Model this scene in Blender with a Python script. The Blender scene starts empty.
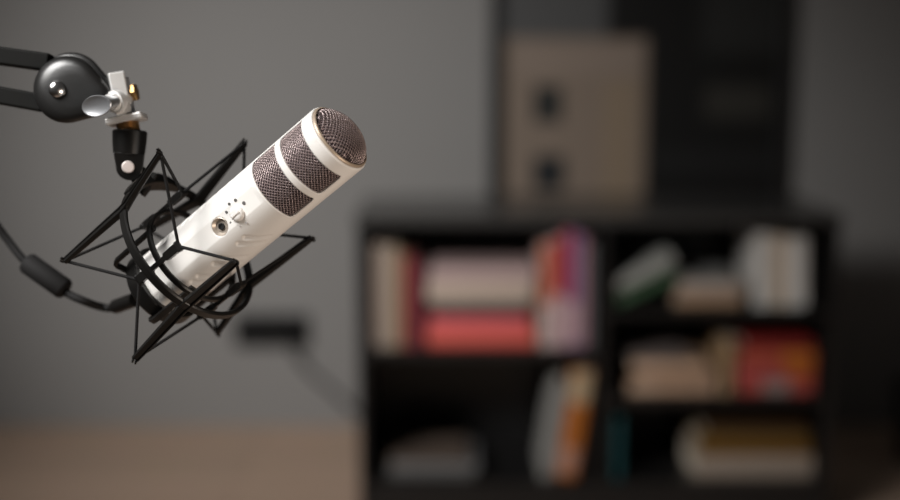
import bpy, bmesh, math, random
from math import sin, cos, pi, radians, sqrt
from mathutils import Vector, Matrix
random.seed(4)
S = bpy.context.scene
COL = S.collection

# ------------------------------------------------------------------ camera
TILT = radians(9.1)
CAM = Vector((0, 0, 1.2))
F_PX = 1250.0
cd = bpy.data.cameras.new('camera'); cam = bpy.data.objects.new('camera', cd); COL.objects.link(cam)
cam.location = CAM; cam.rotation_euler = (pi/2 - TILT, 0, 0)
cd.sensor_width = 36; cd.lens = 50; cd.clip_start = 0.02
S.camera = cam
RC = Matrix.Rotation(pi/2 - TILT, 3, 'X')
def P(px, py, d):                      # a point at viewing depth d (metres)
    return CAM + RC @ Vector(((px-450)/F_PX*d, (250-py)/F_PX*d, -d))
def proj(w):
    v = RC.transposed() @ (Vector(w)-CAM)
    return (450 + F_PX*v.x/-v.z, 250 - F_PX*v.y/-v.z, -v.z)
def onY(px, py, Y):                    # a point on the vertical plane y = Y
    r = RC @ Vector(((px-450)/F_PX, (250-py)/F_PX, -1))
    return CAM + r*(Y/r.y)

# ------------------------------------------------------------------ helpers
def tag(o, label=None, cat=None, group=None, kind=None):
    if label: o['label'] = label
    if cat: o['category'] = cat
    if group: o['group'] = group
    if kind: o['kind'] = kind
    return o
def empty(name, loc, label, cat, group=None):
    o = bpy.data.objects.new(name, None); COL.objects.link(o); o.location = loc
    o.empty_display_size = .02
    return tag(o, label, cat, group)
def origin_of(p):
    v = Vector((0, 0, 0))
    while p is not None:
        v += p.location; p = p.parent
    return v
def build(name, bm, mat, parent=None, smooth=None, bevel=0, segs=2):
    """links a bmesh made in world coordinates as one object; its origin goes to its own centre (or its parent's)"""
    bmesh.ops.remove_doubles(bm, verts=bm.verts, dist=1e-6)
    bmesh.ops.recalc_face_normals(bm, faces=bm.faces)
    me = bpy.data.meshes.new(name)
    bs = [v.co for v in bm.verts]
    c = Vector([(min(v[i] for v in bs)+max(v[i] for v in bs))/2 for i in range(3)])
    bmesh.ops.translate(bm, verts=bm.verts, vec=-c)
    bm.to_mesh(me); bm.free()
    o = bpy.data.objects.new(name, me); COL.objects.link(o)
    if parent is not None:
        o.parent = parent; o.location = c - origin_of(parent)
    else:
        o.location = c
    for m in (mat if isinstance(mat, (list, tuple)) else [mat]): me.materials.append(m)
    if bevel:
        b = o.modifiers.new('bevel', 'BEVEL'); b.width = bevel; b.segments = segs; b.limit_method = 'ANGLE'; b.angle_limit = radians(40)
        b.harden_normals = False
    if smooth is not None:
        for p in me.polygons: p.use_smooth = True
        me.set_sharp_from_angle(angle=radians(smooth))
    return o
def frame_from(z, xh=None):
    z = z.normalized()
    if xh is None: xh = Vector((1, 0, 0)) if abs(z.x) < .9 else Vector((0, 1, 0))
    x = (xh - z*xh.dot(z)).normalized(); y = z.cross(x)
    return x, y, z
def add_box(bm, c, ax, ay, az):        # half-extent vectors
    vs = [bm.verts.new(c + ax*i + ay*j + az*k) for k in (-1, 1) for j in (-1, 1) for i in (-1, 1)]
    for f in ((0,1,3,2),(4,6,7,5),(0,4,5,1),(2,3,7,6),(0,2,6,4),(1,5,7,3)):
        bm.faces.new([vs[q] for q in f])
def wbox(bm, x0, x1, y0, y1, z0, z1):
    add_box(bm, Vector(((x0+x1)/2, (y0+y1)/2, (z0+z1)/2)), Vector(((x1-x0)/2,0,0)), Vector((0,(y1-y0)/2,0)), Vector((0,0,(z1-z0)/2)))
def bridge(bm, rings, close=True, cap=True):
    n = len(rings[0])
    for a, b in zip(rings, rings[1:]):
        for i in range(n if close else n-1):
            j = (i+1) % n
            bm.faces.new((a[i], a[j], b[j], b[i]))
    if cap:
        bm.faces.new(list(reversed(rings[0]))); bm.faces.new(rings[-1])
def add_lathe(bm, o, axis, prof, n=40, sx=1.0, sy=1.0, xh=None, cap=True):   # prof: (dist along axis, radius)
    x, y, z = frame_from(axis, xh)
    rings = [[bm.verts.new(o + z*t + (x*cos(2*pi*i/n)*sx + y*sin(2*pi*i/n)*sy)*max(r, 1e-5)) for i in range(n)] for t, r in prof]
    bridge(bm, rings, cap=cap)
def catmull(pts, k=8):
    out = []
    q = [pts[0]*2 - pts[1]] + list(pts) + [pts[-1]*2 - pts[-2]]
    for i in range(1, len(q)-2):
        for j in range(k):
            t = j/k
            out.append(.5*((2*q[i]) + (q[i+1]-q[i-1])*t + (2*q[i-1]-5*q[i]+4*q[i+1]-q[i+2])*t*t + (3*q[i]-q[i-1]-3*q[i+1]+q[i+2])*t**3))
    out.append(pts[-1].copy())
    return out
def add_tube(bm, pts, r, n=12):
    rings = []; xh = None
    for i, p in enumerate(pts):
        d = (pts[min(i+1, len(pts)-1)] - pts[max(i-1, 0)])
        x, y, z = frame_from(d, xh); xh = x
        rr = r[i] if isinstance(r, (list, tuple)) else r
        rings.append([bm.verts.new(p + (x*cos(2*pi*k/n) + y*sin(2*pi*k/n))*rr) for k in range(n)])
    bridge(bm, rings)
def add_strip(bm, pts, ups, w, t):     # rectangular section: w across (perp. to up), t along up
    rings = []
    for i, p in enumerate(pts):
        d = (pts[min(i+1, len(pts)-1)] - pts[max(i-1, 0)]).normalized()
        up = (ups[i] - d*ups[i].dot(d)).normalized(); sd = d.cross(up)
        ww = (w[i] if isinstance(w, (list, tuple)) else w)/2; tt = (t[i] if isinstance(t, (list, tuple)) else t)/2
        rings.append([bm.verts.new(p + sd*a*ww + up*b*tt) for a, b in ((-1,-1),(1,-1),(1,1),(-1,1))])
    bridge(bm, rings)
def add_channel(bm, pts, ups, w, t):   # bar with a shallow groove between two raised edges on its outer face
    rings = []
    for i, p in enumerate(pts):
        d = (pts[min(i+1, len(pts)-1)] - pts[max(i-1, 0)]).normalized()
        up = (ups[i] - d*ups[i].dot(d)).normalized(); sd = d.cross(up)
        ww = w[i]/2; tt = t[i]/2
        rings.append([bm.verts.new(p + sd*a*ww + up*b*tt) for a, b in ((-.8,-1),(.8,-1),(1,-.5),(1,.85),(.88,1),(.62,1),(.5,.45),(-.5,.45),(-.62,1),(-.88,1),(-1,.85),(-1,-.5))])
    bridge(bm, rings)
def add_ring(bm, c, axis, R, w, t, n=96):   # a band: w along the axis, t radially, rounded corners
    x, y, z = frame_from(axis)
    ch = min(w, t)*.28
    sec = [(-w/2+ch,-t/2),(w/2-ch,-t/2),(w/2,-t/2+ch),(w/2,t/2-ch),(w/2-ch,t/2),(-w/2+ch,t/2),(-w/2,t/2-ch),(-w/2,-t/2+ch)]
    rings = []
    for i in range(n):
        a = 2*pi*i/n; rd = x*cos(a) + y*sin(a)
        rings.append([bm.verts.new(c + rd*(R+q) + z*p) for p, q in sec])
    rings.append(rings[0])
    bridge(bm, rings, cap=False)

# ------------------------------------------------------------------ materials
def mat(name, col, rough=.5, metal=0, bump=0, bscale=200, var=0, vscale=8, spec=.5, coat=0):
    m = bpy.data.materials.new(name); m.use_nodes = True
    nt = m.node_tree; b = nt.nodes['Principled BSDF']
    b.inputs['Base Color'].default_value = (*col, 1); b.inputs['Roughness'].default_value = rough
    b.inputs['Metallic'].default_value = metal; b.inputs['Specular IOR Level'].default_value = spec
    b.inputs['Coat Weight'].default_value = coat
    tc = nt.nodes.new('ShaderNodeTexCoord')
    if var:
        n = nt.nodes.new('ShaderNodeTexNoise'); n.inputs['Scale'].default_value = vscale; n.inputs['Detail'].default_value = 6
        nt.links.new(tc.outputs['Object'], n.inputs['Vector'])
        r = nt.nodes.new('ShaderNodeMixRGB'); r.blend_type = 'MIX'
        r.inputs[1].default_value = (*[c*(1-var) for c in col], 1); r.inputs[2].default_value = (*[min(1, c*(1+var)) for c in col], 1)
        nt.links.new(n.outputs['Fac'], r.inputs[0]); nt.links.new(r.outputs[0], b.inputs['Base Color'])
    if bump:
        n2 = nt.nodes.new('ShaderNodeTexNoise'); n2.inputs['Scale'].default_value = bscale; n2.inputs['Detail'].default_value = 3
        nt.links.new(tc.outputs['Object'], n2.inputs['Vector'])
        bp = nt.nodes.new('ShaderNodeBump'); bp.inputs['Strength'].default_value = bump; bp.inputs['Distance'].default_value = .001
        nt.links.new(n2.outputs['Fac'], bp.inputs['Height']); nt.links.new(bp.outputs[0], b.inputs['Normal'])
    return m
M_white = mat('white_enamel', (.70, .68, .652), .36, bump=.05, bscale=900, var=.02, vscale=40, coat=0, spec=.35)
M_black = mat('black_plastic', (.0065, .006, .0055), .30, bump=.08, bscale=1500, spec=.38)
M_blackmet = mat('black_painted_metal', (.010, .0097, .0094), .34, bump=.06, bscale=1200, spec=.6)
M_cord = mat('black_elastic', (.007, .0065, .0065), .8, bump=.3, bscale=2500, spec=.2)
M_arm = mat('dark_grey_arm_paint', (.006, .006, .0055), .6, bump=.1, bscale=900, spec=.10)
M_wire = mat('bronze_grille_wire', (.45, .36, .35), .38, metal=.7)
M_foam = mat('dark_plum_foam', (.018, .008, .010), .95, bump=.5, bscale=1200, var=.3, vscale=300)
M_bezel = mat('tan_bezel', (.42, .33, .25), .4, metal=.4)
M_chrome = mat('chrome', (.72, .71, .70), .22, metal=1)
M_alu = mat('cast_zinc', (.64, .63, .615), .40, metal=.4, bump=.1, bscale=700)
M_brass = mat('dull_brass', (.40, .24, .10), .35, metal=.9)
M_boltcap = mat('nickel_bolt_cap', (.80, .72, .69), .45, metal=.5)
M_jackhole = mat('jack_hole_black', (.006, .006, .006), .6)
M_jack = mat('jack_collar', (.46, .40, .34), .4, metal=.5)
M_dot = mat('grey_print', (.10, .095, .09), .6)
M_dotlight = mat('light_grey_print', (.42, .40, .38), .6)
M_cable = mat('cable_rubber', (.008, .0075, .0075), .75, bump=.1, bscale=800, spec=.2)
M_shelf = mat('black_laminate', (.012, .0115, .0115), .32, bump=.05, bscale=150, var=.15, vscale=6)
M_frame = mat('black_lacquered_wood', (.010, .0095, .0095), .35)
M_page = mat('book_pages', (.55, .49, .40), .85, bump=.3, bscale=400)
M_socket = mat('black_socket_plastic', (.004, .004, .004), .6, spec=.2)

def wall_mat():
    m = mat('painted_grey_wall', (.205, .200, .194), .85, bump=.25, bscale=260, var=.035, vscale=1.6, spec=.25)
    return m
M_wall = wall_mat()
def floor_mat():
    m = bpy.data.materials.new('oak_floor_boards'); m.use_nodes = True
    nt = m.node_tree; b = nt.nodes['Principled BSDF']; L = nt.links
    tc = nt.nodes.new('ShaderNodeTexCoord'); mp = nt.nodes.new('ShaderNodeMapping'); L.new(tc.outputs['Object'], mp.inputs['Vector'])
    br = nt.nodes.new('ShaderNodeTexBrick'); L.new(mp.outputs[0], br.inputs['Vector'])
    br.inputs['Scale'].default_value = 1; br.inputs['Brick Width'].default_value = 1.6; br.inputs['Row Height'].default_value = .14
    br.inputs['Mortar Size'].default_value = .002; br.offset = .37
    br.inputs['Color1'].default_value = (.53, .375, .28, 1); br.inputs['Color2'].default_value = (.46, .33, .245, 1); br.inputs['Mortar'].default_value = (.16, .11, .08, 1)
    no = nt.nodes.new('ShaderNodeTexNoise'); mp2 = nt.nodes.new('ShaderNodeMapping'); mp2.inputs['Scale'].default_value = (3, 40, 1)
    L.new(tc.outputs['Object'], mp2.inputs['Vector']); L.new(mp2.outputs[0], no.inputs['Vector']); no.inputs['Detail'].default_value = 8
    mx = nt.nodes.new('ShaderNodeMixRGB'); mx.blend_type = 'MULTIPLY'; mx.inputs[0].default_value = .35
    L.new(br.outputs['Color'], mx.inputs[1]); L.new(no.outputs['Color'], mx.inputs[2]); L.new(mx.outputs[0], b.inputs['Base Color'])
    b.inputs['Roughness'].default_value = .55
    return m
M_floor = floor_mat()

# ------------------------------------------------------------------ the room
WALL_Y = 3.9
def structure(name, b, m, **k):
    o = build(name, b, m, **k); o['kind'] = 'structure'; return o
bm = bmesh.new(); wbox(bm, -3.4, 3.4, -2.2, WALL_Y+.12, -.1, 0); structure('floor', bm, M_floor)
bm = bmesh.new(); wbox(bm, -3.4, 3.4, WALL_Y, WALL_Y+.12, 0, 2.9); structure('wall_back', bm, M_wall)

# ------------------------------------------------------------------ bookcase
SY = 3.02; SD = .40; TH = .019
BX0 = onY(357, 300, SY).x; BX1 = onY(837, 300, SY).x
ZT = onY(600, 214, SY).z
def zf(py): return onY(600, py, SY).z
bc = empty('bookcase', ((BX0+BX1)/2, SY+SD/2, 0), 'low black two-column bookcase full of books under the framed picture', 'bookcase')
DIV = onY(604, 300, SY).x
M_top = mat('black_gloss_laminate', (.050, .048, .046), .22, bump=.02, bscale=90)
def board(name, x0, x1, z0, z1, y0=SY, y1=SY+SD-.006, bv=.0015, m=None):
    b = bmesh.new(); wbox(b, x0, x1, y0, y1, z0, z1); return build(name, b, m or M_shelf, bc, bevel=bv)
board('top_board', BX0-.004, BX1+.004, ZT-TH*1.4, ZT, SY-.006, SY+SD, m=M_top)
board('side_panel', BX0, BX0+TH, 0, ZT-TH*1.4); board('side_panel', BX1-TH, BX1, 0, ZT-TH*1.4)
Z0 = zf(483)
board('divider', DIV-TH/2, DIV+TH/2, Z0, ZT-TH*1.4)
board('bottom_board', BX0+TH, BX1-TH, Z0-TH, Z0)
board('plinth', BX0+TH, BX1-TH, 0, Z0-TH, SY+.012, SY+.03)
board('back_panel', BX0+TH, BX1-TH, Z0, ZT-TH*1.4, SY+SD-.014, SY+SD-.007, 0)
ZL1 = zf(350); ZR1 = zf(310); ZR2 = zf(398)
board('shelf_board', BX0+TH, DIV-TH/2, ZL1-TH, ZL1, SY+.004, SY+SD-.014)
board('shelf_board', DIV+TH/2, BX1-TH, ZR1-TH, ZR1, SY+.004, SY+SD-.014)
board('shelf_board', DIV+TH/2, BX1-TH, ZR2-TH, ZR2, SY+.004, SY+SD-.014)

# ------------------------------------------------------------------ books
BK = SY + .03          # the spines stand a little behind the shelf edge
_mc = {}
def cmat(c):
    if c not in _mc: _mc[c] = mat('book_cover', c, .45, bump=.15, bscale=300, var=.06, vscale=30)
    return _mc[c]
def book(T, w, h, d, col, label, group, bands=()):
    """T: matrix from book space (x thickness, y depth from the spine, z height; origin at bottom front left) to world"""
    root = empty('book', T @ Vector((w/2, d/2, 0)), label, 'book', group)
    ct = min(.003, w*.12)
    b = bmesh.new()
    def bx(b, x0, x1, y0, y1, z0, z1):
        add_box(b, T @ Vector(((x0+x1)/2, (y0+y1)/2, (z0+z1)/2)), T.to_3x3() @ Vector(((x1-x0)/2,0,0)), T.to_3x3() @ Vector((0,(y1-y0)/2,0)), T.to_3x3() @ Vector((0,0,(z1-z0)/2)))
    # a wrapped cover with a slightly rounded spine
    sec = [(0, d), (0, ct*1.5), (w*.12, ct*.4), (w*.3, 0), (w*.7, 0), (w*.88, ct*.4), (w, ct*1.5), (w, d), (w-ct, d), (w-ct, ct*2.2), (w*.7, ct*1.1), (w*.3, ct*1.1), (ct, ct*2.2), (ct, d)]
    lo = [b.verts.new(T @ Vector((x, y, 0))) for x, y in sec]; hi = [b.verts.new(T @ Vector((x, y, h))) for x, y in sec]
    n = len(sec)
    for i in range(n):
        j = (i+1) % n; b.faces.new((lo[i], lo[j], hi[j], hi[i]))
    for L in (lo, hi):
        for q in range(6):
            b.faces.new((L[q], L[q+1], L[12-q], L[13-q]))
    build('cover', b, cmat(col), root)
    b = bmesh.new(); bx(b, ct*1.02, w-ct*1.02, ct*2.25, d-.003, .003, h-.003); build('pages', b, M_page, root)
    for z0, z1, c in bands:
        b = bmesh.new()
        prof = [(.02*w, ct*1.3), (w*.12, ct*.4-.0004), (w*.3, -.0005), (w*.7, -.0005), (w*.88, ct*.4-.0004), (.98*w, ct*1.3)]
        fr = [[b.verts.new(T @ Vector((x, y-.0003, z*h))) for x, y in prof] for z in (z0, z1)]
        bk = [[b.verts.new(T @ Vector((x, y+.0006, z*h))) for x, y in prof] for z in (z0, z1)]
        for i in range(5):
            b.faces.new((fr[0][i], fr[0][i+1], fr[1][i+1], fr[1][i])); b.faces.new((bk[0][i], bk[1][i], bk[1][i+1], bk[0][i+1]))
            b.faces.new((fr[0][i], bk[0][i], bk[0][i+1], fr[0][i+1])); b.faces.new((fr[1][i], fr[1][i+1], bk[1][i+1], bk[1][i]))
        b.faces.new((fr[0][0], fr[1][0], bk[1][0], bk[0][0])); b.faces.new((fr[0][5], bk[0][5], bk[1][5], fr[1][5]))
        sp = build('spine_band', b, cmat(c), root)
    return root
def upright(px0, px1, pytop, zbase, col, label, group, lean=0, d=.2, dy=0, bands=(), pyref=None):
    ym = pyref or (pytop+40)
    x0 = onY(px0, ym, BK).x; x1 = onY(px1, ym, BK).x
    h = (onY(px0, pytop, BK).z - zbase)
    w = x1-x0-.0012
    if lean: h = (h - abs(sin(lean))*w)/cos(lean)
    T = Matrix.Translation((x0, BK+dy, zbase+.0006)) @ Matrix.Rotation(lean, 4, 'Y')
    if lean > 0: T = Matrix.Translation((x0, BK+dy, zbase+.0006)) @ Matrix.Translation((0, 0, w*sin(lean))) @ Matrix.Rotation(lean, 4, 'Y')
    return book(T, w, h, d, col, label, group, bands)
def lying(px0, px1, z, t, col, label, group, d=.19, dy=0, rot=0, bands=(), slope=0):
    ym = proj((0, BK, z))[1]
    x0 = onY(px0, ym, BK).x; x1 = onY(px1, ym, BK).x
    # book x (thickness) -> world z, book z (height) -> world x
    R = Matrix(((0,0,1,0),(0,1,0,0),(1,0,0,0),(0,0,0,1)))
    T = Matrix.Translation((x0, BK+dy, z+.0006)) @ Matrix.Rotation(-slope, 4, 'Y') @ Matrix.Rotation(rot, 4, 'Z') @ R
    return book(T, t-.0012, x1-x0, d, col, label, group, bands)
G1 = 'books standing at the left end of the upper left shelf'
upright(367.5, 373, 250, ZL1, (.24, .15, .15), 'thin dusty pink book standing leftmost on the upper left shelf', G1, pyref=300)
upright(373, 385, 244, ZL1, (.31, .25, .21), 'pale grey-beige thick book standing second from left on the upper left shelf', G1, pyref=300)
upright(385, 398, 247, ZL1, (.33, .26, .205), 'pale cream book standing third from left on the upper left shelf', G1, pyref=300)
upright(398, 404, 251, ZL1, (.26, .16, .07), 'thin ochre brown book standing between the cream and dark red books', G1, pyref=300)
upright(404, 415, 256, ZL1, (.23, .035, .045), 'dark red book standing beside the thin ochre one', G1, pyref=300)
upright(415, 423, 262, ZL1, (.13, .022, .035), 'maroon book standing rightmost before the horizontal stack', G1, pyref=300)
G2 = 'books lying in the middle of the upper left shelf'
z = ZL1
kh = (zf(318)-zf(350))/32.5      # metres per pixel of height
for px0, px1, tpx, col, lab in (
    (427, 534, 17, (.66, .115, .09), 'coral red thick book lying lowest in the upper left stack'),
    (429, 530, 14, (.66, .12, .13), 'pinkish coral book lying second from the bottom of the upper left stack'),
    (434, 526, 6, (.045, .035, .045), 'thin blackish book lying between coral and grey books of the upper left stack'),
    (432, 528, 8, (.075, .065, .06), 'dark grey book lying in the middle of the upper left stack'),
    (427, 533, 21, (.50, .40, .33), 'cream beige thick book lying second from the top of the upper left stack'),
    (429, 535, 15, (.44, .32, .31), 'pale rose book lying on top of the upper left stack')):
    lying(px0, px1, z, tpx*kh, col, lab, G2); z += tpx*kh
upright(535.5, 540, 300, ZL1, (.22, .09, .035), 'short brown book standing right of the horizontal stack', 'books standing at the right end of the upper left shelf', pyref=320)
G3 = 'books standing at the right end of the upper left shelf'
upright(540.5, 553, 244, ZL1, (.50, .40, .38), 'pale pink book with orange upper spine standing among the tall right-hand books', G3, pyref=300, bands=((.42, .99, (.50, .15, .08)),))
upright(553, 562, 238, ZL1, (.52, .36, .36), 'rose book with red upper spine standing beside the orange-topped one', G3, pyref=300, bands=((.5, .97, (.42, .05, .05)),))
upright(562, 571, 230, ZL1, (.50, .33, .35), 'tallest book of the upper left shelf, crimson over pale pink', G3, pyref=300, bands=((.42, .985, (.40, .035, .055)),))
upright(571, 580, 230, ZL1, (.20, .10, .24), 'purple book with pale pink lower spine standing right of the crimson one', G3, pyref=300, bands=((.03, .38, (.46, .33, .36)),))
upright(580, 587, 236, ZL1, (.38, .20, .24), 'thin mauve pink book standing right of the purple one', G3, pyref=300)
upright(587.5, 595, 244, ZL1, (.10, .10, .105), 'dark grey book standing rightmost on the upper left shelf against the divider', G3, pyref=300)

G4 = 'books on the lower left shelf'
z = Z0
for px0, px1, tpx, col, lab in (
    (388, 474, 8.5, (.085, .083, .08), 'mid grey book lying lowest on the lower left shelf'),
    (391, 478, 8, (.15, .15, .152), 'pale grey book lying in the middle of the small lower left stack'),
    (389, 468, 5, (.10, .075, .06), 'brownish grey book lying on top of the small lower left stack')):
    lying(px0, px1, z, tpx*kh, col, lab, G4); z += tpx*kh
upright(541, 549, 378, Z0, (.27, .265, .25), 'pale grey book leaning leftmost of the three books on the lower left shelf', G4, lean=radians(8), pyref=480)
upright(550, 556, 388, Z0, (.20, .18, .17), 'thin grey-brown book leaning between the pale and the orange books', G4, lean=radians(8), pyref=480)
upright(557, 577, 370, Z0, (.43, .13, .018), 'orange book with cream top leaning toward the divider on the lower left shelf', G4, lean=radians(8), pyref=480, bands=((.70, .985, (.46, .34, .21)), (.05, .28, (.44, .22, .15))))

G5 = 'books on the upper right shelf'
# a splayed pair lying on a slope
lying(619, 684, ZR1+.002, .024, (.045, .10, .05), 'green book lying tilted under the pale one on the upper right shelf', G5, slope=radians(25), d=.17)
lying(616, 684, ZR1+.030, .034, (.31, .31, .29), 'pale grey thick book lying tilted on the green book of the upper right shelf', G5, slope=radians(27), d=.17, dy=.004)
z = ZR1
for px0, px1, tpx, col, lab in (
    (677, 742, 12, (.42, .27, .17), 'tan book lying lowest in the small upper right stack'),
    (679, 744, 13, (.44, .36, .31), 'beige book lying in the middle of the small upper right stack'),
    (678, 740, 5, (.25, .25, .24), 'grey book lying on top of the small upper right stack')):
    lying(px0, px1, z, tpx*kh, col, lab, G5, dy=.012); z += tpx*kh
upright(756, 774, 234, ZR1, (.64, .62, .59), 'white book standing left of the three on the upper right shelf', G5, lean=radians(-2.5), pyref=312)
upright(774.5, 788, 236, ZR1, (.66, .54, .42), 'cream book with tan spine standing between two white ones on the upper right shelf', G5, lean=radians(-2.5), pyref=312)
upright(788.5, 808, 238, ZR1, (.76, .74, .71), 'white thick book standing right of the cream one on the upper right shelf', G5, lean=radians(-2.5), pyref=312)

G6 = 'books on the middle right shelf'
z = ZR2
lying(630, 716, z, 11*kh, (.52, .34, .23), 'brown-grey book lying lowest in the stack on the middle right shelf', G6, bands=((.04, .30, (.60, .42, .30)),)); z += 11*kh  # lighter left spine band paints the shading that dims to the right
lying(640, 718, z, 10*kh, (.36, .24, .17), 'taupe book lying second from the bottom on the middle right shelf', G6, dy=.01); z += 10*kh
lying(633, 708, z, 13*kh, (.50, .33, .22), 'light tan book lying third from the bottom on the middle right shelf', G6, bands=((.10, .36, (.56, .38, .27)),)); z += 13*kh  # left band again paints the brighter end of the shading
lying(630, 690, z, 7*kh, (.16, .13, .12), 'dark brown book lying on top of the stack on the middle right shelf', G6)
upright(722, 734, 341, ZR2, (.34, .22, .12), 'tan book standing left of the red stack on the middle right shelf', G6, pyref=395)
z = ZR2
for px0, px1, tpx, col, lab, bands in (
    (738, 813, 16, (.48, .085, .07), 'bright red book lying lowest in the red stack, pale label on spine', ((.33, .68, (.36, .26, .24)),)),
    (736, 814, 13, (.42, .07, .07), 'crimson book with orange spine end lying in the middle of the red stack', ((.66, .97, (.50, .12, .02)),)),
    (740, 815, 16, (.46, .085, .05), 'red-orange book lying third from the bottom in the red stack', ((.55, .97, (.52, .16, .02)),)),
    (742, 812, 12, (.24, .02, .018), 'deep red book lying on top of the red stack', ())):
    lying(px0, px1, z, tpx*kh, col, lab, G6, bands=bands); z += tpx*kh

G7 = 'books on the lower right shelf'
upright(613, 622, 418, Z0, (.012, .075, .085), 'dark teal book standing against the divider on the lower right shelf', G7, pyref=480)
z = Z0
for px0, px1, tpx, col, lab in (
    (695, 812, 24, (.33, .27, .22), 'pale grey thick book lying lowest on the lower right shelf'),
    (699, 811, 10, (.16, .075, .012), 'mustard brown book lying on the pale grey one'),
    (697, 809, 12, (.13, .07, .010), 'dark ochre book lying third from the bottom on the lower right shelf'),
    (704, 808, 10, (.06, .03, .012), 'dark brown book lying on top of the lower right stack')):
    lying(px0, px1, z, tpx*kh, col, lab, G7); z += tpx*kh

# ------------------------------------------------------------------ framed picture standing on the bookcase
FY = WALL_Y - .031
fx0 = onY(489, 150, FY).x; fx1 = onY(789, 150, FY).x
fw = .036; fh = 1.05; fd = .028
lean = 0
FZ = onY(640, 204, FY).z
fr = empty('framed_picture', ((fx0+fx1)/2, FY, FZ), 'large black-framed picture, its glass reflection painted as a beige block on dark ground, hanging above the bookcase', 'picture')
LT = Matrix.Translation((0, FY, FZ)) @ Matrix.Rotation(-lean, 4, 'X')
def fbox(name, x0, x1, z0, z1, y0, y1, m, bv=.002):
    b = bmesh.new()
    add_box(b, LT @ Vector(((x0+x1)/2, (y0+y1)/2, (z0+z1)/2)), Vector(((x1-x0)/2, 0, 0)), LT.to_3x3() @ Vector((0, (y1-y0)/2, 0)), LT.to_3x3() @ Vector((0, 0, (z1-z0)/2)))
    return build(name, b, m, fr, bevel=bv)
fbox('frame_rail', fx0, fx0+fw, 0, fh, 0, fd, M_frame); fbox('frame_rail', fx1-fw, fx1, 0, fh, 0, fd, M_frame)
fbox('frame_rail', fx0+fw, fx1-fw, 0, fw*.8, 0, fd, M_frame); fbox('frame_rail', fx0+fw, fx1-fw, fh-fw, fh, 0, fd, M_frame)
def reflection_mat(w, h):
    """glass reflection painted as soft rectangles of colour over a near-black ground"""
    m = bpy.data.materials.new('painted_reflection'); m.use_nodes = True
    nt = m.node_tree; L = nt.links; b = nt.nodes['Principled BSDF']; b.inputs['Roughness'].default_value = .5; b.inputs['Specular IOR Level'].default_value = .2
    tc = nt.nodes.new('ShaderNodeTexCoord'); sp = nt.nodes.new('ShaderNodeSeparateXYZ'); L.new(tc.outputs['Generated'], sp.inputs[0])
    cur = None
    def edge(axis, lo, hi, soft):
        def mr(a, b_, inv):
            n = nt.nodes.new('ShaderNodeMapRange'); n.interpolation_type = 'SMOOTHSTEP'
            L.new(sp.outputs[axis], n.inputs['Value'])
            n.inputs['From Min'].default_value = a; n.inputs['From Max'].default_value = b_
            n.inputs['To Min'].default_value = 1 if inv else 0; n.inputs['To Max'].default_value = 0 if inv else 1
            return n
        a = mr(lo-soft, lo+soft, False); c = mr(hi-soft, hi+soft, True)
        k = nt.nodes.new('ShaderNodeMath'); k.operation = 'MULTIPLY'; L.new(a.outputs[0], k.inputs[0]); L.new(c.outputs[0], k.inputs[1]); return k
    base = nt.nodes.new('ShaderNodeRGB'); base.outputs[0].default_value = (.0075, .0072, .0070, 1); cur = base.outputs[0]
    for x0, x1, z0, z1, col, soft, amt in PR:
        ex = edge('X', x0, x1, soft); ez = edge('Z', z0, z1, soft)
        k = nt.nodes.new('ShaderNodeMath'); k.operation = 'MULTIPLY'; L.new(ex.outputs[0], k.inputs[0]); L.new(ez.outputs[0], k.inputs[1])
        k2 = nt.nodes.new('ShaderNodeMath'); k2.operation = 'MULTIPLY'; L.new(k.outputs[0], k2.inputs[0]); k2.inputs[1].default_value = amt
        mx = nt.nodes.new('ShaderNodeMixRGB'); mx.inputs[2].default_value = (*col, 1)
        L.new(k2.outputs[0], mx.inputs[0]); L.new(cur, mx.inputs[1]); cur = mx.outputs[0]
    L.new(cur, b.inputs['Base Color']); return m
def gx(px): return (onY(px, 100, FY+.016).x - fx0 - fw*.7)/(fx1-fx0-1.4*fw)
def gz(py): return (onY(640, py, FY+.016).z - FZ - fw*.5)/(fh-1.2*fw)
PR = [  # x0, x1, z0, z1, colour, softness, amount
    (gx(480), gx(606), gz(42), 1.2, (.070, .070, .070), .02, 1),
    (gx(700), gx(800), gz(52), 1.2, (.020, .020, .019), .05, 1),
    (gx(505), gx(646), -.1, gz(38), (.180, .141, .112), .012, 1),
    (gx(515), gx(640), gz(75), gz(42), (.215, .170, .140), .015, .7),
    (gx(603), gx(638), -.1, gz(80), (.215, .160, .106), .015, .6),
    (gx(534), gx(562), gz(122), gz(86), (.018, .020, .020), .008, 1),
    (gx(534), gx(566), gz(190), gz(156), (.016, .018, .020), .008, 1),
    (gx(705), gx(770), gz(118), gz(86), (.030, .028, .024), .03, 1),
    (gx(655), gx(790), gz(172), gz(150), (.012, .012, .012), .03, 1)]
fbox('print', fx0+fw*.7, fx1-fw*.7, fw*.5, fh-fw*.7, .016, .020, reflection_mat(0, 0), 0)  # flat panel carrying the painted reflection

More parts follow.
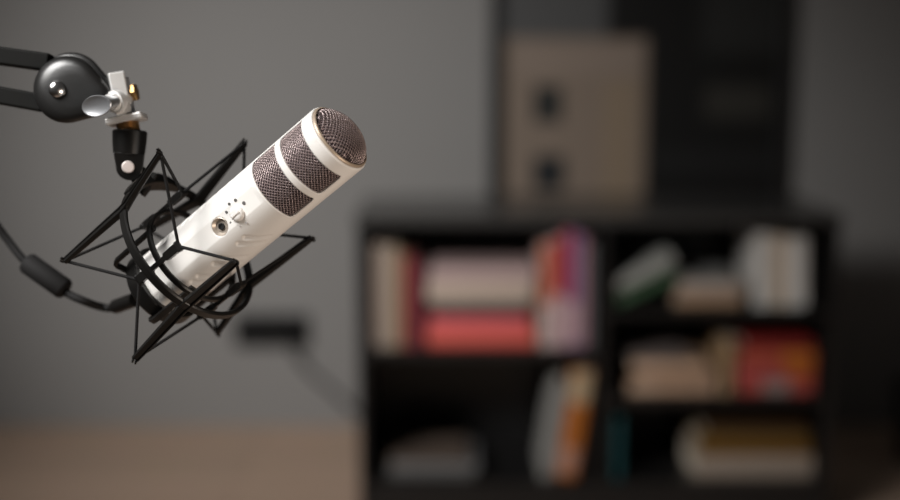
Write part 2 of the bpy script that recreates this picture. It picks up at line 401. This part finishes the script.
# ------------------------------------------------------------------ wall socket and its flex
so = onY(272, 330, WALL_Y)
sk = empty('wall_socket', (so.x, WALL_Y-.001, so.z-.035), 'small black double wall socket low on the grey wall', 'socket')
b = bmesh.new(); wbox(b, so.x-.118, so.x+.118, WALL_Y-.014, WALL_Y-.001, so.z-.052, so.z+.052); build('socket_plate', b, M_socket, sk, bevel=.003)
for dx in (-.056, .056):
    b = bmesh.new(); add_lathe(b, Vector((so.x+dx, WALL_Y-.0135, so.z)), Vector((0, -1, 0)), [(0, .036), (.003, .036), (.003, .030), (.001, .029)], 28); build('socket_outlet', b, M_socket, sk, smooth=35)
b = bmesh.new(); add_lathe(b, Vector((so.x+.056, WALL_Y-.016, so.z)), Vector((0, -1, 0)), [(0, .019), (.014, .018), (.030, .013), (.034, .006)], 24)
pl = empty('power_cord', (so.x+.056, WALL_Y-.03, so.z-.02), 'black flex running from the wall socket down behind the bookcase', 'cord')
build('plug', b, M_socket, pl, smooth=35)
b = bmesh.new()
pts = [Vector((so.x+.056, WALL_Y-.048, so.z)), Vector((so.x+.068, WALL_Y-.052, so.z-.03)), onY(300, 362, WALL_Y-.03), onY(335, 394, WALL_Y-.02), onY(362, 418, WALL_Y-.02), onY(400, 440, WALL_Y-.03)]
add_tube(b, catmull(pts, 8), .0062, 10); build('flex', b, M_cable, pl, smooth=60)

# dark waste bin at the right edge of the frame
bx = onY(915, 470, 3.55)
wb = empty('waste_bin', (bx.x+.03, 3.55, 0), 'black round waste bin on the floor right of the bookcase', 'bin')
b = bmesh.new(); add_lathe(b, Vector((bx.x+.03, 3.55, 0)), Vector((0, 0, 1)), [(0, .075), (.004, .08), (.23, .10), (.235, .098), (.23, .095), (.01, .075)], 40); build('bucket', b, M_frame, wb, smooth=40)
b = bmesh.new(); add_ring(b, Vector((bx.x+.03, 3.55, .232)), Vector((0, 0, 1)), .1005, .010, .006, 48); build('rim', b, M_frame, wb, smooth=40)

# ------------------------------------------------------------------ microphone
Fp = P(339.5, 137.7, .915); Tp = P(162, 287, 1.0)
ax = (Fp-Tp).normalized()
Lm = (Fp-Tp).length
SC = 1.0
toc = (CAM - (Fp+Tp)/2).normalized()
n0 = (toc - ax*toc.dot(ax)).normalized()
t0 = ax.cross(n0)
pa = proj(Tp); pb = proj(Tp + t0*.02)
if pb[1] < pa[1]: t0 = -t0
ROT = radians(15)
en = n0*cos(ROT) - t0*sin(ROT); et = t0*cos(ROT) + n0*sin(ROT)
RM = .0280
def MP(s, th, r): return Fp - ax*s + (en*cos(th) + et*sin(th))*r
mic = empty('microphone', Tp, 'white cylindrical studio microphone with bronze mesh grille hanging in the black shock mount', 'microphone')
WIN = [(.0105, .0340), (.0395, .0650)]
TH0 = radians(69)
def inwin(s, th):
    for c in (0, pi):
        d = abs((th - c + pi) % (2*pi) - pi)
        for s0, s1 in WIN:
            if s0 < s < s1 and d < TH0:
                rc = .0030
                u = min(s-s0, s1-s); v = (TH0-d)*RM
                if u < rc and v < rc and (rc-u)**2 + (rc-v)**2 > rc*rc: continue
                return True
    return False
SLOT = []
for sg in (1, -1):
    for k, (s, base) in enumerate(((.098, 40), (.106, 41), (.126, 40), (.134, 41), (.152, 40), (.160, 41), (.178, 40))):
        if sg > 0: SLOT.append((s+.003, sg*radians(base), s-.009, sg*radians(base+30)))
for k in range(9): SLOT.append((.094+.0105*k, radians(-54), .088+.0105*k, radians(-76)))
def seg_d(p, a, b):
    vx, vy = b[0]-a[0], b[1]-a[1]; t = max(0, min(1, ((p[0]-a[0])*vx + (p[1]-a[1])*vy)/(vx*vx+vy*vy)))
    return sqrt((p[0]-a[0]-vx*t)**2 + (p[1]-a[1]-vy*t)**2), t
JACK = (.1110, radians(1)); JR = .0074
def body_r(s, th):
    d = (th + pi) % (2*pi) - pi
    r = RM
    if s > .066:                       # the facing panel is planed slightly flat
        k = min(1, (s-.066)/.004)
        for c in (0, pi):
            q = abs((th - c + pi) % (2*pi) - pi)
            if q < .7: r = min(r, RM*(1-k) + k*min(RM, .0270/max(.3, cos(q))))
        p = (s, d*RM)
        for s0, a0, s1, a1 in SLOT:
            dd, t = seg_d(p, (s0, a0*RM), (s1, a1*RM))
            if dd < .0032:
                r -= (.0018 if d > 0 else .0026)*(1-t*.8)*(0.5+.5*cos(pi*dd/.0032))
        dj = sqrt((s-JACK[0])**2 + ((d-JACK[1])*RM)**2)
        if dj < JR: r -= .0030*min(1, (JR-dj)/.0008)
    if s < .0015: r -= .0012*(1-s/.0015)**2
    if s > Lm-.010: r -= .0
    return r
b = bmesh.new()
NT = 300; ds = .0006
ns = int((Lm-.006)/ds)
rows = []
for i in range(ns+1):
    s = i*ds
    rows.append([b.verts.new(MP(s, 2*pi*j/NT, body_r(s, 2*pi*j/NT))) for j in range(NT)])
for i in range(ns):
    for j in range(NT):
        if i*ds < .066 and inwin((i+.5)*ds, 2*pi*(j+.5)/NT): continue
        k = (j+1) % NT
        b.faces.new((rows[i][j], rows[i][k], rows[i+1][k], rows[i+1][j]))
b.faces.new([rows[-1][j] for j in range(NT)])
for v in [v for v in b.verts if not v.link_faces]: b.verts.remove(v)
body = build('body', b, M_white, mic, smooth=50)
sd = body.modifiers.new('thickness', 'SOLIDIFY'); sd.thickness = .0018; sd.offset = -1
# soften the corner stair-steps of the cut-outs
# rim (bezel) that holds the dome grille
b = bmesh.new()
add_lathe(b, Fp, ax, [(-.004, .0258), (.0002, .0268), (.0014, .0265), (.0020, .0255), (.0012, .0246), (-.003, .0243)], 96, cap=False)
build('grille_bezel', b, M_bezel, mic, smooth=50)
# dome grille: woven wire over dark foam
RD = .0249; HD = .0125
def dome(x, y, k=0):
    q = min(1, sqrt(x*x+y*y)/RD)
    return Fp + ax*(HD*(max(0, 1-q**2.6))**.62 - .0005 - k) + en*x + et*y
def wire_grid(b, verts_fn, ni, nj, ok):
    g = {}
    for i in range(ni):
        for j in range(nj):
            if (i+j) % 2 == 0:
                g[i, j] = None
    def V(i, j):
        if g.get((i, j)) is None: g[i, j] = b.verts.new(verts_fn(i, j))
        return g[i, j]
    for i in range(1, ni-1):
        for j in range(1, nj-1):
            if (i+j) % 2 == 1 and ok(i, j):
                b.faces.new((V(i-1, j), V(i, j-1), V(i+1, j), V(i, j+1)))
pt = .00150; n = int(RD/pt)*2 + 3
b = bmesh.new(); c0 = n//2
def dv(i, j):
    x, y = (i-c0)*pt, (j-c0)*pt
    q = sqrt(x*x+y*y)
    if q > RD: x, y = x*RD/q, y*RD/q
    return dome(x, y)
wire_grid(b, dv, n, n, lambda i, j: sqrt((i-c0)**2+(j-c0)**2)*pt < RD-.0004)
g = build('dome_grille', b, M_wire, mic, smooth=60)
w = g.modifiers.new('wire', 'WIREFRAME'); w.thickness = .00066; w.use_even_offset = False
b = bmesh.new()
R_ = [[b.verts.new(Fp + ax*(HD*max(0, 1-q**2.6)**.62 - .0022) + (en*cos(2*pi*i/48)+et*sin(2*pi*i/48))*max(q*(RD-.0006), 1e-5)) for i in range(48)] for q in (1, .97, .92, .85, .75, .6, .4, .2, 0)]
bridge(b, R_, cap=False); build('dome_foam', b, M_foam, mic, smooth=60)
# cylindrical grille behind the cut-outs
RG = .0262; NA = 2*54; dz = .00150
b = bmesh.new(); nz = int(.0585/dz); nz += nz % 2
vv = {}
def cv(i, j):
    j %= NA
    if (i, j) not in vv: vv[i, j] = b.verts.new(MP(.0075 + i*dz, 2*pi*j/NA, RG))
    return vv[i, j]
for i in range(1, nz):
    for j in range(NA):
        if (i+j) % 2 == 1:
            b.faces.new((cv(i-1, j), cv(i, j-1), cv(i+1, j), cv(i, j+1)))
g = build('side_grille', b, M_wire, mic, smooth=60)
w = g.modifiers.new('wire', 'WIREFRAME'); w.thickness = .00066; w.use_even_offset = False
b = bmesh.new(); add_lathe(b, Fp, -ax, [(.006, .0240), (.068, .0240)], 72, cap=False); build('side_foam', b, M_foam, mic, smooth=60)
# volume dial
KN = (.0915, radians(3)); kc = MP(KN[0], KN[1], .0270); kn = (en*cos(KN[1]) + et*sin(KN[1]))
b = bmesh.new(); add_lathe(b, kc, kn, [(-.001, .0060), (.0020, .0058), (.0032, .0048), (.0036, .0030), (.0037, 0)], 36); kb = build('volume_knob', b, M_white, mic, smooth=40)
b = bmesh.new(); add_box(b, kc + kn*.0038, ax*.0040, kn*.0005, kn.cross(ax)*.0010); build('pointer_rib', b, M_white, kb, bevel=.0004)
kt = kn.cross(ax)
KS = 1 if proj(kc + kt*.01)[1] > proj(kc)[1] else -1
for a, big, mt in ((57, .00125, M_dot), (102, .00112, M_dot), (140, .00100, M_dot), (180, .00090, M_dot), (232, .00080, M_dot), (280, .00066, M_dotlight), (318, .00056, M_dotlight), (355, .0005, M_dotlight)):
    # directions as the dial faces the viewer: right = towards the grille, turned 40 degrees
    q = radians(a - 40); rr = .0098
    p = kc + ax*cos(q)*rr - kt*sin(q)*rr*KS
    p = Fp - ax*((Fp-p).dot(ax)) + ((p-Fp) - ax*((p-Fp).dot(ax)))
    off = (p-kc).dot(kt); drop = 0 if abs(off) < .0069 else .0003
    b = bmesh.new(); add_lathe(b, p - kn*(.0003+drop), kn, [(0, big*1.2), (.00045, big*1.2), (.0005, 0)], 16); build('level_dot', b, mt, mic)
# headphone jack
jc = MP(JACK[0], JACK[1], .0270-.0029)
b = bmesh.new(); add_lathe(b, jc, kn, [(0, .0068), (.0027, .0072), (.0030, .0068), (.0018, .0060), (.0004, .0050), (.0003, .0026)], 36, cap=False)
jk = build('headphone_jack', b, M_jack, mic, smooth=40)
b = bmesh.new(); add_lathe(b, jc + kn*.0003 - ax*.0 , kn, [(-.001, .0028), (.0009, .0027), (.0010, .0019), (.0002, .0017), (.0002, 0)], 24); build('jack_hole', b, M_jackhole, jk, smooth=40)

# ------------------------------------------------------------------ shock mount
best = min((k*.0005 for k in range(200, 380)), key=lambda s: (proj(Fp-ax*s)[0]-194.7)**2 + (proj(Fp-ax*s)[1]-255)**2)
SCR = best
Cc = Fp - ax*SCR
_pc = proj(Cc); Oc = P(189, 248, _pc[2]); Cc = P(_pc[0]-4.5, _pc[1]-3, _pc[2])
def CP(c, s, deg, r): a = radians(deg); return c + ax*s + (en*cos(a) + et*sin(a))*r
R_IN = .0430; R_OUT = .0620
sm = empty('shock_mount', Oc, 'black basket shock mount of rings, bars and elastic cords around the white microphone', 'shock mount')
b = bmesh.new(); add_ring(b, Oc, ax, R_OUT, .0074, .0038); build('outer_ring', b, M_black, sm, smooth=40)
b = bmesh.new(); add_ring(b, Cc, ax, R_IN-.0018, .0050, .0036); build('inner_ring', b, M_black, sm, smooth=40)
TIPS = {'AB': (-45, (160.5, 153), (65, 261)), 'DC': (45, (236, 261), (135, 359)), 'GH': (135, (311, 238), (217, 333)), 'EF': (-135, (244.5, 143), None)}
RT = .0705; HT = .0600
tip = {}
for nm, (ph, a_, b_) in TIPS.items():
    for key, s, px in ((nm[0], HT, a_), (nm[1], -HT, b_)):
        w_ = CP(Oc, s, ph, RT); pr = proj(w_)
        print('tip', key, [round(v, 3) for v in pr], px)
        tip[key] = P(px[0], px[1], pr[2]) if px else w_
    j = CP(Oc, 0, ph, R_OUT)
    if nm == 'EF': j = P(198.5, 200, proj(j)[2])
    print('joint', nm, [round(v) for v in proj(j)])
    up = en*cos(radians(ph)) + et*sin(radians(ph))
    path = [tip[nm[0]], tip[nm[0]].lerp(j, .35), tip[nm[0]].lerp(j, .8), j, tip[nm[1]].lerp(j, .8), tip[nm[1]].lerp(j, .35), tip[nm[1]]]
    path = [tip[nm[0]]] + catmull(path, 4)[1:]
    m_ = len(path)
    k_ = [abs(2*i/(m_-1)-1) for i in range(m_)]
    b = bmesh.new(); add_channel(b, path, [up]*m_, [.0087-.0028*q for q in k_], [.0056-.0020*q for q in k_])
    # notch posts at the two tips
    for q, s in ((nm[0], 1), (nm[1], -1)):
        tg = en.lerp(en, 0); sd_ = ax.cross(up)
        for e in (-1, 1):
            add_box(b, tip[q] + up*.0022 + sd_*e*.0014 + ax*s*.0004, ax*.0011, sd_*.0006, up*.0016)
    build('basket_bar', b, M_black, sm, bevel=.0002, segs=1)
HC = .0235
clip = {}
for nm, ph in (('N', 0), ('R', 90), ('far', 180), ('U', -90)):
    f = CP(Cc, HC, ph, R_IN); r = CP(Cc, -HC, ph, R_IN); clip[nm+'f'] = f; clip[nm+'r'] = r
    print('clip', nm, [round(v) for v in proj(f)], [round(v) for v in proj(r)])
    up = en*cos(radians(ph)) + et*sin(radians(ph)); tg = ax.cross(up)
    b = bmesh.new()
    pts = [f.lerp(r, t) for t in (0, .12, .3, .34, .66, .70, .88, 1)]
    add_strip(b, pts, [up]*8, [.0066, .0068, .0064, .0038, .0038, .0064, .0068, .0066], [.0056, .0058, .0052, .0036, .0036, .0052, .0058, .0056])
    for e in (f, r):
        add_tube(b, [e - tg*.0042, e + tg*.0042], .0024, 12)
    build('cradle_clip', b, M_black, sm, bevel=.0005)
for a_, bs in (('A', ('Uf', 'Nf')), ('B', ('Nr', 'Ur')), ('C', ('Nr', 'Rr')), ('D', ('Nf', 'Rf')), ('E', ('Uf', 'farf')), ('F', ('Ur', 'farr')), ('G', ('Rf', 'farf')), ('H', ('Rr', 'farr'))):
    for q in bs:
        b = bmesh.new(); add_tube(b, [tip[a_], clip[q]], .00125, 10); build('elastic_cord', b, M_cord, sm, smooth=60)
# base cup screwed on the microphone tail and its brackets to the inner ring
b = bmesh.new(); add_lathe(b, Fp, -ax, [(Lm-.0040, 0), (Lm-.0040, .0283), (Lm-.0085, .0284), (Lm-.0085, .0318), (Lm-.0075, .0328), (Lm+.0030, .0328), (Lm+.0060, .0300), (Lm+.0110, .0230), (Lm+.0120, 0)], 72)
build('base_cup', b, M_black, sm, smooth=35)
for ph in (45, -45, 135, -135):
    up = en*cos(radians(ph)) + et*sin(radians(ph))
    z0 = CP(Cc, 0, ph, R_IN-.0035); zb = Lm + .004 - SCR
    pts = [CP(Cc, .004, ph, .0395), CP(Cc, -zb*.5, ph, .0395), CP(Cc, -zb+.004, ph, .0395), CP(Cc, -zb+.001, ph, .0385), CP(Cc, -zb, ph, .0360), CP(Fp - ax*(SCR+zb-.001), 0, ph, .0300)]
    ups = [up, up, up, (up-ax).normalized(), -ax, -ax]
    b = bmesh.new(); add_strip(b, pts, ups, .0050, .0030); build('bracket', b, M_black, sm, bevel=.0005)
# swivel: lug on the outer ring, knuckle, pivot bolt, threaded socket
Up = CP(Oc, 0, -92, R_OUT); du = proj(Up)[2]; print('U', proj(Up))
DS = du
kc2 = P(128, 167, DS); view = (CAM-kc2).normalized()
b = bmesh.new()
arc = [CP(Oc, 0, q, R_OUT+.001) for q in (-122, -107, -92, -77, -62)]
add_strip(b, catmull(arc, 4), [(p-Oc).normalized() for p in catmull(arc, 4)], [.0068+.0075*sin(pi*i/16) for i in range(17)], [.0050+.004*sin(pi*i/16) for i in range(17)])
lp = [P(152, 186, DS), P(145, 181, DS), P(139, 175, DS), P(132, 169, DS)]
add_strip(b, lp, [view]*4, [.022, .018, .015, .013], [.012, .0115, .011, .011])
build('mounting_lug', b, M_black, sm, bevel=.0012, segs=2)
xr = (P(130, 167, DS)-kc2).normalized()
dn = (P(128, 167, DS) - P(129.6, 128, DS)).normalized()
sdv = dn.cross(view).normalized()
if proj(kc2+sdv*.01)[0] < 128: sdv = -sdv
top = P(130, 130.5, DS)
b = bmesh.new(); add_lathe(b, top, dn, [(0, .0125), (.0012, .0136), (.010, .0132), (.0190, .0122), (.0198, .0112)], 40)
skt = build('threaded_socket', b, M_black, sm, smooth=35)
b = bmesh.new()
for off, th in ((.0085, .0050), (-.0085, .0050)):       # two fork cheeks with round ends
    out = []
    for k in range(17):
        a = -pi/2 + pi*k/16
        out.append(kc2 + sdv*(sin(a)*.0104+.0012) + dn*cos(a)*.0104)
    out += [top + dn*.0180 + sdv*.0120, top + dn*.0180 - sdv*.0120]
    r1 = [b.verts.new(p + view*(off-th/2)) for p in out]; r2 = [b.verts.new(p + view*(off+th/2)) for p in out]
    bridge(b, [r1, r2])
build('fork', b, M_black, sm, bevel=.0009)
b = bmesh.new(); add_lathe(b, kc2 + view*.0105, view, [(0, .0050), (.0010, .0049), (.0019, .0042), (.0022, 0)], 32); build('pivot_bolt', b, M_boltcap, sm, smooth=40)
b = bmesh.new(); add_lathe(b, kc2 - view*.0055, view, [(0, .0085), (.011, .0085)], 32); build('knuckle', b, M_black, sm, smooth=40)

# ------------------------------------------------------------------ boom arm
D = DS
def Q(px, py, dd=0): return P(px, py, D+dd)
ba = empty('boom_arm', Q(59, 90), 'black twin-bar boom arm reaching in from the left with a silver clamp', 'microphone arm')
vw = (CAM - Q(60, 90)).normalized()
mm = D/F_PX                      # metres per pixel here
upv = (Q(60, 80)-Q(60, 100)).normalized()
for (a, c) in (((0, 56), (36, 61.0)), ((0, 95.5), (36, 102))):
    p0, p1 = Q(*a), Q(*c); dr = (p1-p0).normalized()
    b = bmesh.new(); add_strip(b, [p0 - dr*.62, p1 + dr*.012], [upv]*2, .0145, 17.5*mm); build('arm_bar', b, M_arm, ba, bevel=.0016, segs=3)
def housing(cx, cy, dd, tk, name, k=1.0):
    """rounded teardrop shell: a big circle blended into a small one on the right"""
    c1 = Vector((cx, cy)); r1 = 34.5*k; c2 = Vector((cx+25, cy+8)); r2 = 20*k
    pts = []
    d = c2-c1; base = math.atan2(d.y, d.x); al = math.acos((r1-r2)/d.length)
    for i in range(41):
        a = base + al + (2*pi-2*al)*i/40; pts.append((c1.x + r1*cos(a), c1.y + r1*sin(a)))
    for i in range(21):
        a = base - al + 2*al*i/20; pts.append((c2.x + r2*cos(a), c2.y + r2*sin(a)))
    ctr = Vector((cx+10, cy+2))
    b = bmesh.new(); rings = []
    for f, z in ((.90, 0), (.985, .0015), (1, .004), (.985, .0075), (.94, .0105), (.86, .0128), (.70, .0145), (.45, .0150), (.2, .0151)):
        rings.append([b.verts.new(Q(ctr.x+(x-ctr.x)*f, ctr.y+(y-ctr.y)*f) + vw*(dd + z*tk)) for x, y in pts])
    bridge(b, rings); return build(name, b, M_blackmet, ba, smooth=50)
housing(67, 89.5, .003, 1.0, 'joint_housing', .97); housing(71.5, 85.5, -.003, -1.0, 'joint_housing', .97)
b = bmesh.new(); add_box(b, Q(72, 91), (Q(70, 91)-Q(68, 91)).normalized()*.018, upv*.016, vw*.005); build('joint_core', b, M_arm, ba, bevel=.001)
b = bmesh.new(); add_lathe(b, Q(57.5, 89.5) + vw*.0185, vw, [(0, .0068), (.0012, .0067), (.0030, .0055), (.0042, .0032), (.0046, 0)], 36); build('joint_bolt', b, M_chrome, ba, smooth=60)
# silver clamp block, plate, thumb screw, nut, stud
b = bmesh.new()
t1, t2 = Q(115.5, 72), Q(123.5, 114); dd_ = (t2-t1).normalized(); sx_ = dd_.cross(vw).normalized()
add_box(b, (t1+t2)/2 + vw*.002, dd_*((t2-t1).length/2), sx_*.0062, vw*.0080); build('clamp_block', b, M_alu, ba, bevel=.0012, segs=3)
M_steel = mat('satin_steel', (.56, .57, .59), .34, metal=.85)
b = bmesh.new(); add_box(b, Q(127.5, 96) - vw*.004, dd_*.0150, sx_*.0036, vw*.0085); build('block_shaded_side', b, M_steel, ba, bevel=.001, segs=2)  # added darker slab, stands for the shaded side face of the block
b = bmesh.new(); pc = Q(126.5, 119.5); pd = (Q(145.5, 115.5)-Q(107.5, 123.5)).normalized(); pn = -dn
pn = (pn - pd*pn.dot(pd)).normalized()
pv = pn.cross(pd).normalized()
add_box(b, pc, pd*.0148, pn*.0028, pv*.0110); build('clamp_plate', b, M_alu, ba, bevel=.0016, segs=3)
b = bmesh.new(); add_lathe(b, pc - pn*.011, pn, [(0, .0086), (.009, .0086)], 32)
for k in range(5): add_lathe(b, pc - pn*(.0100-.0016*k), pn, [(0, .0086), (.0004, .0093), (.0008, .0086)], 32)
build('threaded_stud', b, M_brass, ba, smooth=35)
kd = (vw*.80 - sx_*0 + (Q(90, 108)-Q(120, 102)).normalized()*.62).normalized()
k0 = Q(122, 100) + vw*.006
b = bmesh.new(); add_lathe(b, k0, kd, [(-.004, .0060), (.004, .0062), (.0045, .0088), (.0100, .0088), (.0105, .0072), (.0150, .0068)], 36); build('screw_collar', b, M_alu, ba, smooth=35)
b = bmesh.new(); add_lathe(b, k0 + kd*.014, kd, [(0, .0060), (.006, .0066), (.0140, .0088), (.0160, .0092), (.0170, .0088), (.0168, .0080), (.0160, .0070), (.0156, 0)], 40, sx=1.62, sy=.88, xh=(Q(100, 102)-Q(70, 108)).normalized())
build('thumb_screw', b, M_steel, ba, smooth=50)
b = bmesh.new(); add_lathe(b, Q(131.5, 93) - vw*.002, (Q(140, 91)-Q(130, 93)).normalized(), [(0, .0074), (.0042, .0074), (.0050, .0060)], 6); build('nut', b, M_brass, ba, bevel=.0005)
# far end of the bars outside the picture
e0 = (Q(0, 56)+Q(0, 95.5))/2 - (Q(36, 61)-Q(0, 56)).normalized()*.61
b = bmesh.new(); add_lathe(b, e0 - vw*.014, vw, [(0, .028), (.003, .031), (.025, .031), (.028, .028)], 40); build('elbow_housing', b, M_blackmet, ba, smooth=40)

# ------------------------------------------------------------------ USB cable
uc = empty('usb_cable', P(46, 278, 1.04), 'black cable with a ferrite bead plugged in below the microphone', 'cable')
pin = Fp - ax*(Lm+.008) + (en*cos(radians(-60)) + et*sin(radians(-60)))*.021
dpin = proj(pin)[2]; print('plug', proj(pin))
kp = [P(-60, 120, 1.05), P(-34, 180, 1.05), P(-6, 221, 1.05), P(10, 243, 1.05), P(28, 264, 1.045), P(62, 290, 1.04), P(84, 301, 1.035), P(104, 307.5, 1.05), P(120, 307.5, 1.04), P(129, 303, 1.03)]
b = bmesh.new(); cp = catmull(kp, 8); add_tube(b, cp, .0034, 12); build('cord', b, M_cable, uc, smooth=60)
a0, a1 = P(25.5, 261.5, 1.045), P(66.5, 290.5, 1.04); fd_ = (a1-a0)
fl = fd_.length
b = bmesh.new(); add_lathe(b, a0, fd_, [(0, .0060), (.0008, .0080), (.003, .0092), (fl-.003, .0092), (fl-.0008, .0080), (fl, .0060)], 28); build('ferrite_bead', b, M_cable, uc, smooth=40)
b = bmesh.new(); q0, q1 = P(111, 308.3, 1.045), P(134, 300, 1.022); qd = q1-q0
add_lathe(b, q0, qd, [(0, .0033), (.004, .0040), (.007, .0046), (.0072, .0060), (qd.length+.002, .0060)], 24); build('plug', b, M_black, uc, smooth=40)

# ------------------------------------------------------------------ light
def area(name, loc, target, size, power, col=(1, 1, 1), spread=180):
    l = bpy.data.lights.new(name, 'AREA'); l.shape = 'RECTANGLE'; l.size, l.size_y = size; l.energy = power; l.color = col; l.spread = radians(spread)
    o = bpy.data.objects.new(name, l); COL.objects.link(o); o.location = loc
    o.rotation_euler = (Vector(target)-Vector(loc)).to_track_quat('-Z', 'Y').to_euler(); return o
area('mic_key', (-1.40, .22, 2.4), (-.42, .90, 1.15), (1.1, 1.1), 10.4, (1, .985, .965), 46)  # unseen key added for the microphone, beam narrowed to spare the background
l = bpy.data.lights.new('wall_pool_spot', 'SPOT'); l.energy = 580; l.spot_size = radians(46); l.spot_blend = 1.0; l.shadow_soft_size = .42; l.color = (1, .975, .95)  # unseen spot added to make the pool of light on the wall
o = bpy.data.objects.new('wall_pool_spot', l); COL.objects.link(o); o.location = (-2.2, .55, 2.25)
o.rotation_euler = (onY(388, 252, WALL_Y)-o.location).to_track_quat('-Z', 'Y').to_euler()
area('warm_bounce_fill', (.75, .15, .70), (-.12, .93, 1.2), (.4, .4), 1.18, (1, .85, .72), 60)  # added fill standing in for warm bounce from a table below
w = bpy.data.worlds.new('room_world'); S.world = w; w.use_nodes = True
w.node_tree.nodes['Background'].inputs[0].default_value = (1, .97, .94, 1); w.node_tree.nodes['Background'].inputs[1].default_value = .035

cd.dof.use_dof = True; cd.dof.focus_distance = .935; cd.dof.aperture_fstop = 1.72; cd.dof.aperture_blades = 0
S.view_settings.view_transform = 'Standard'; S.view_settings.look = 'None'; S.view_settings.gamma = 1; S.view_settings.exposure = 0
S.view_settings.use_curve_mapping = False
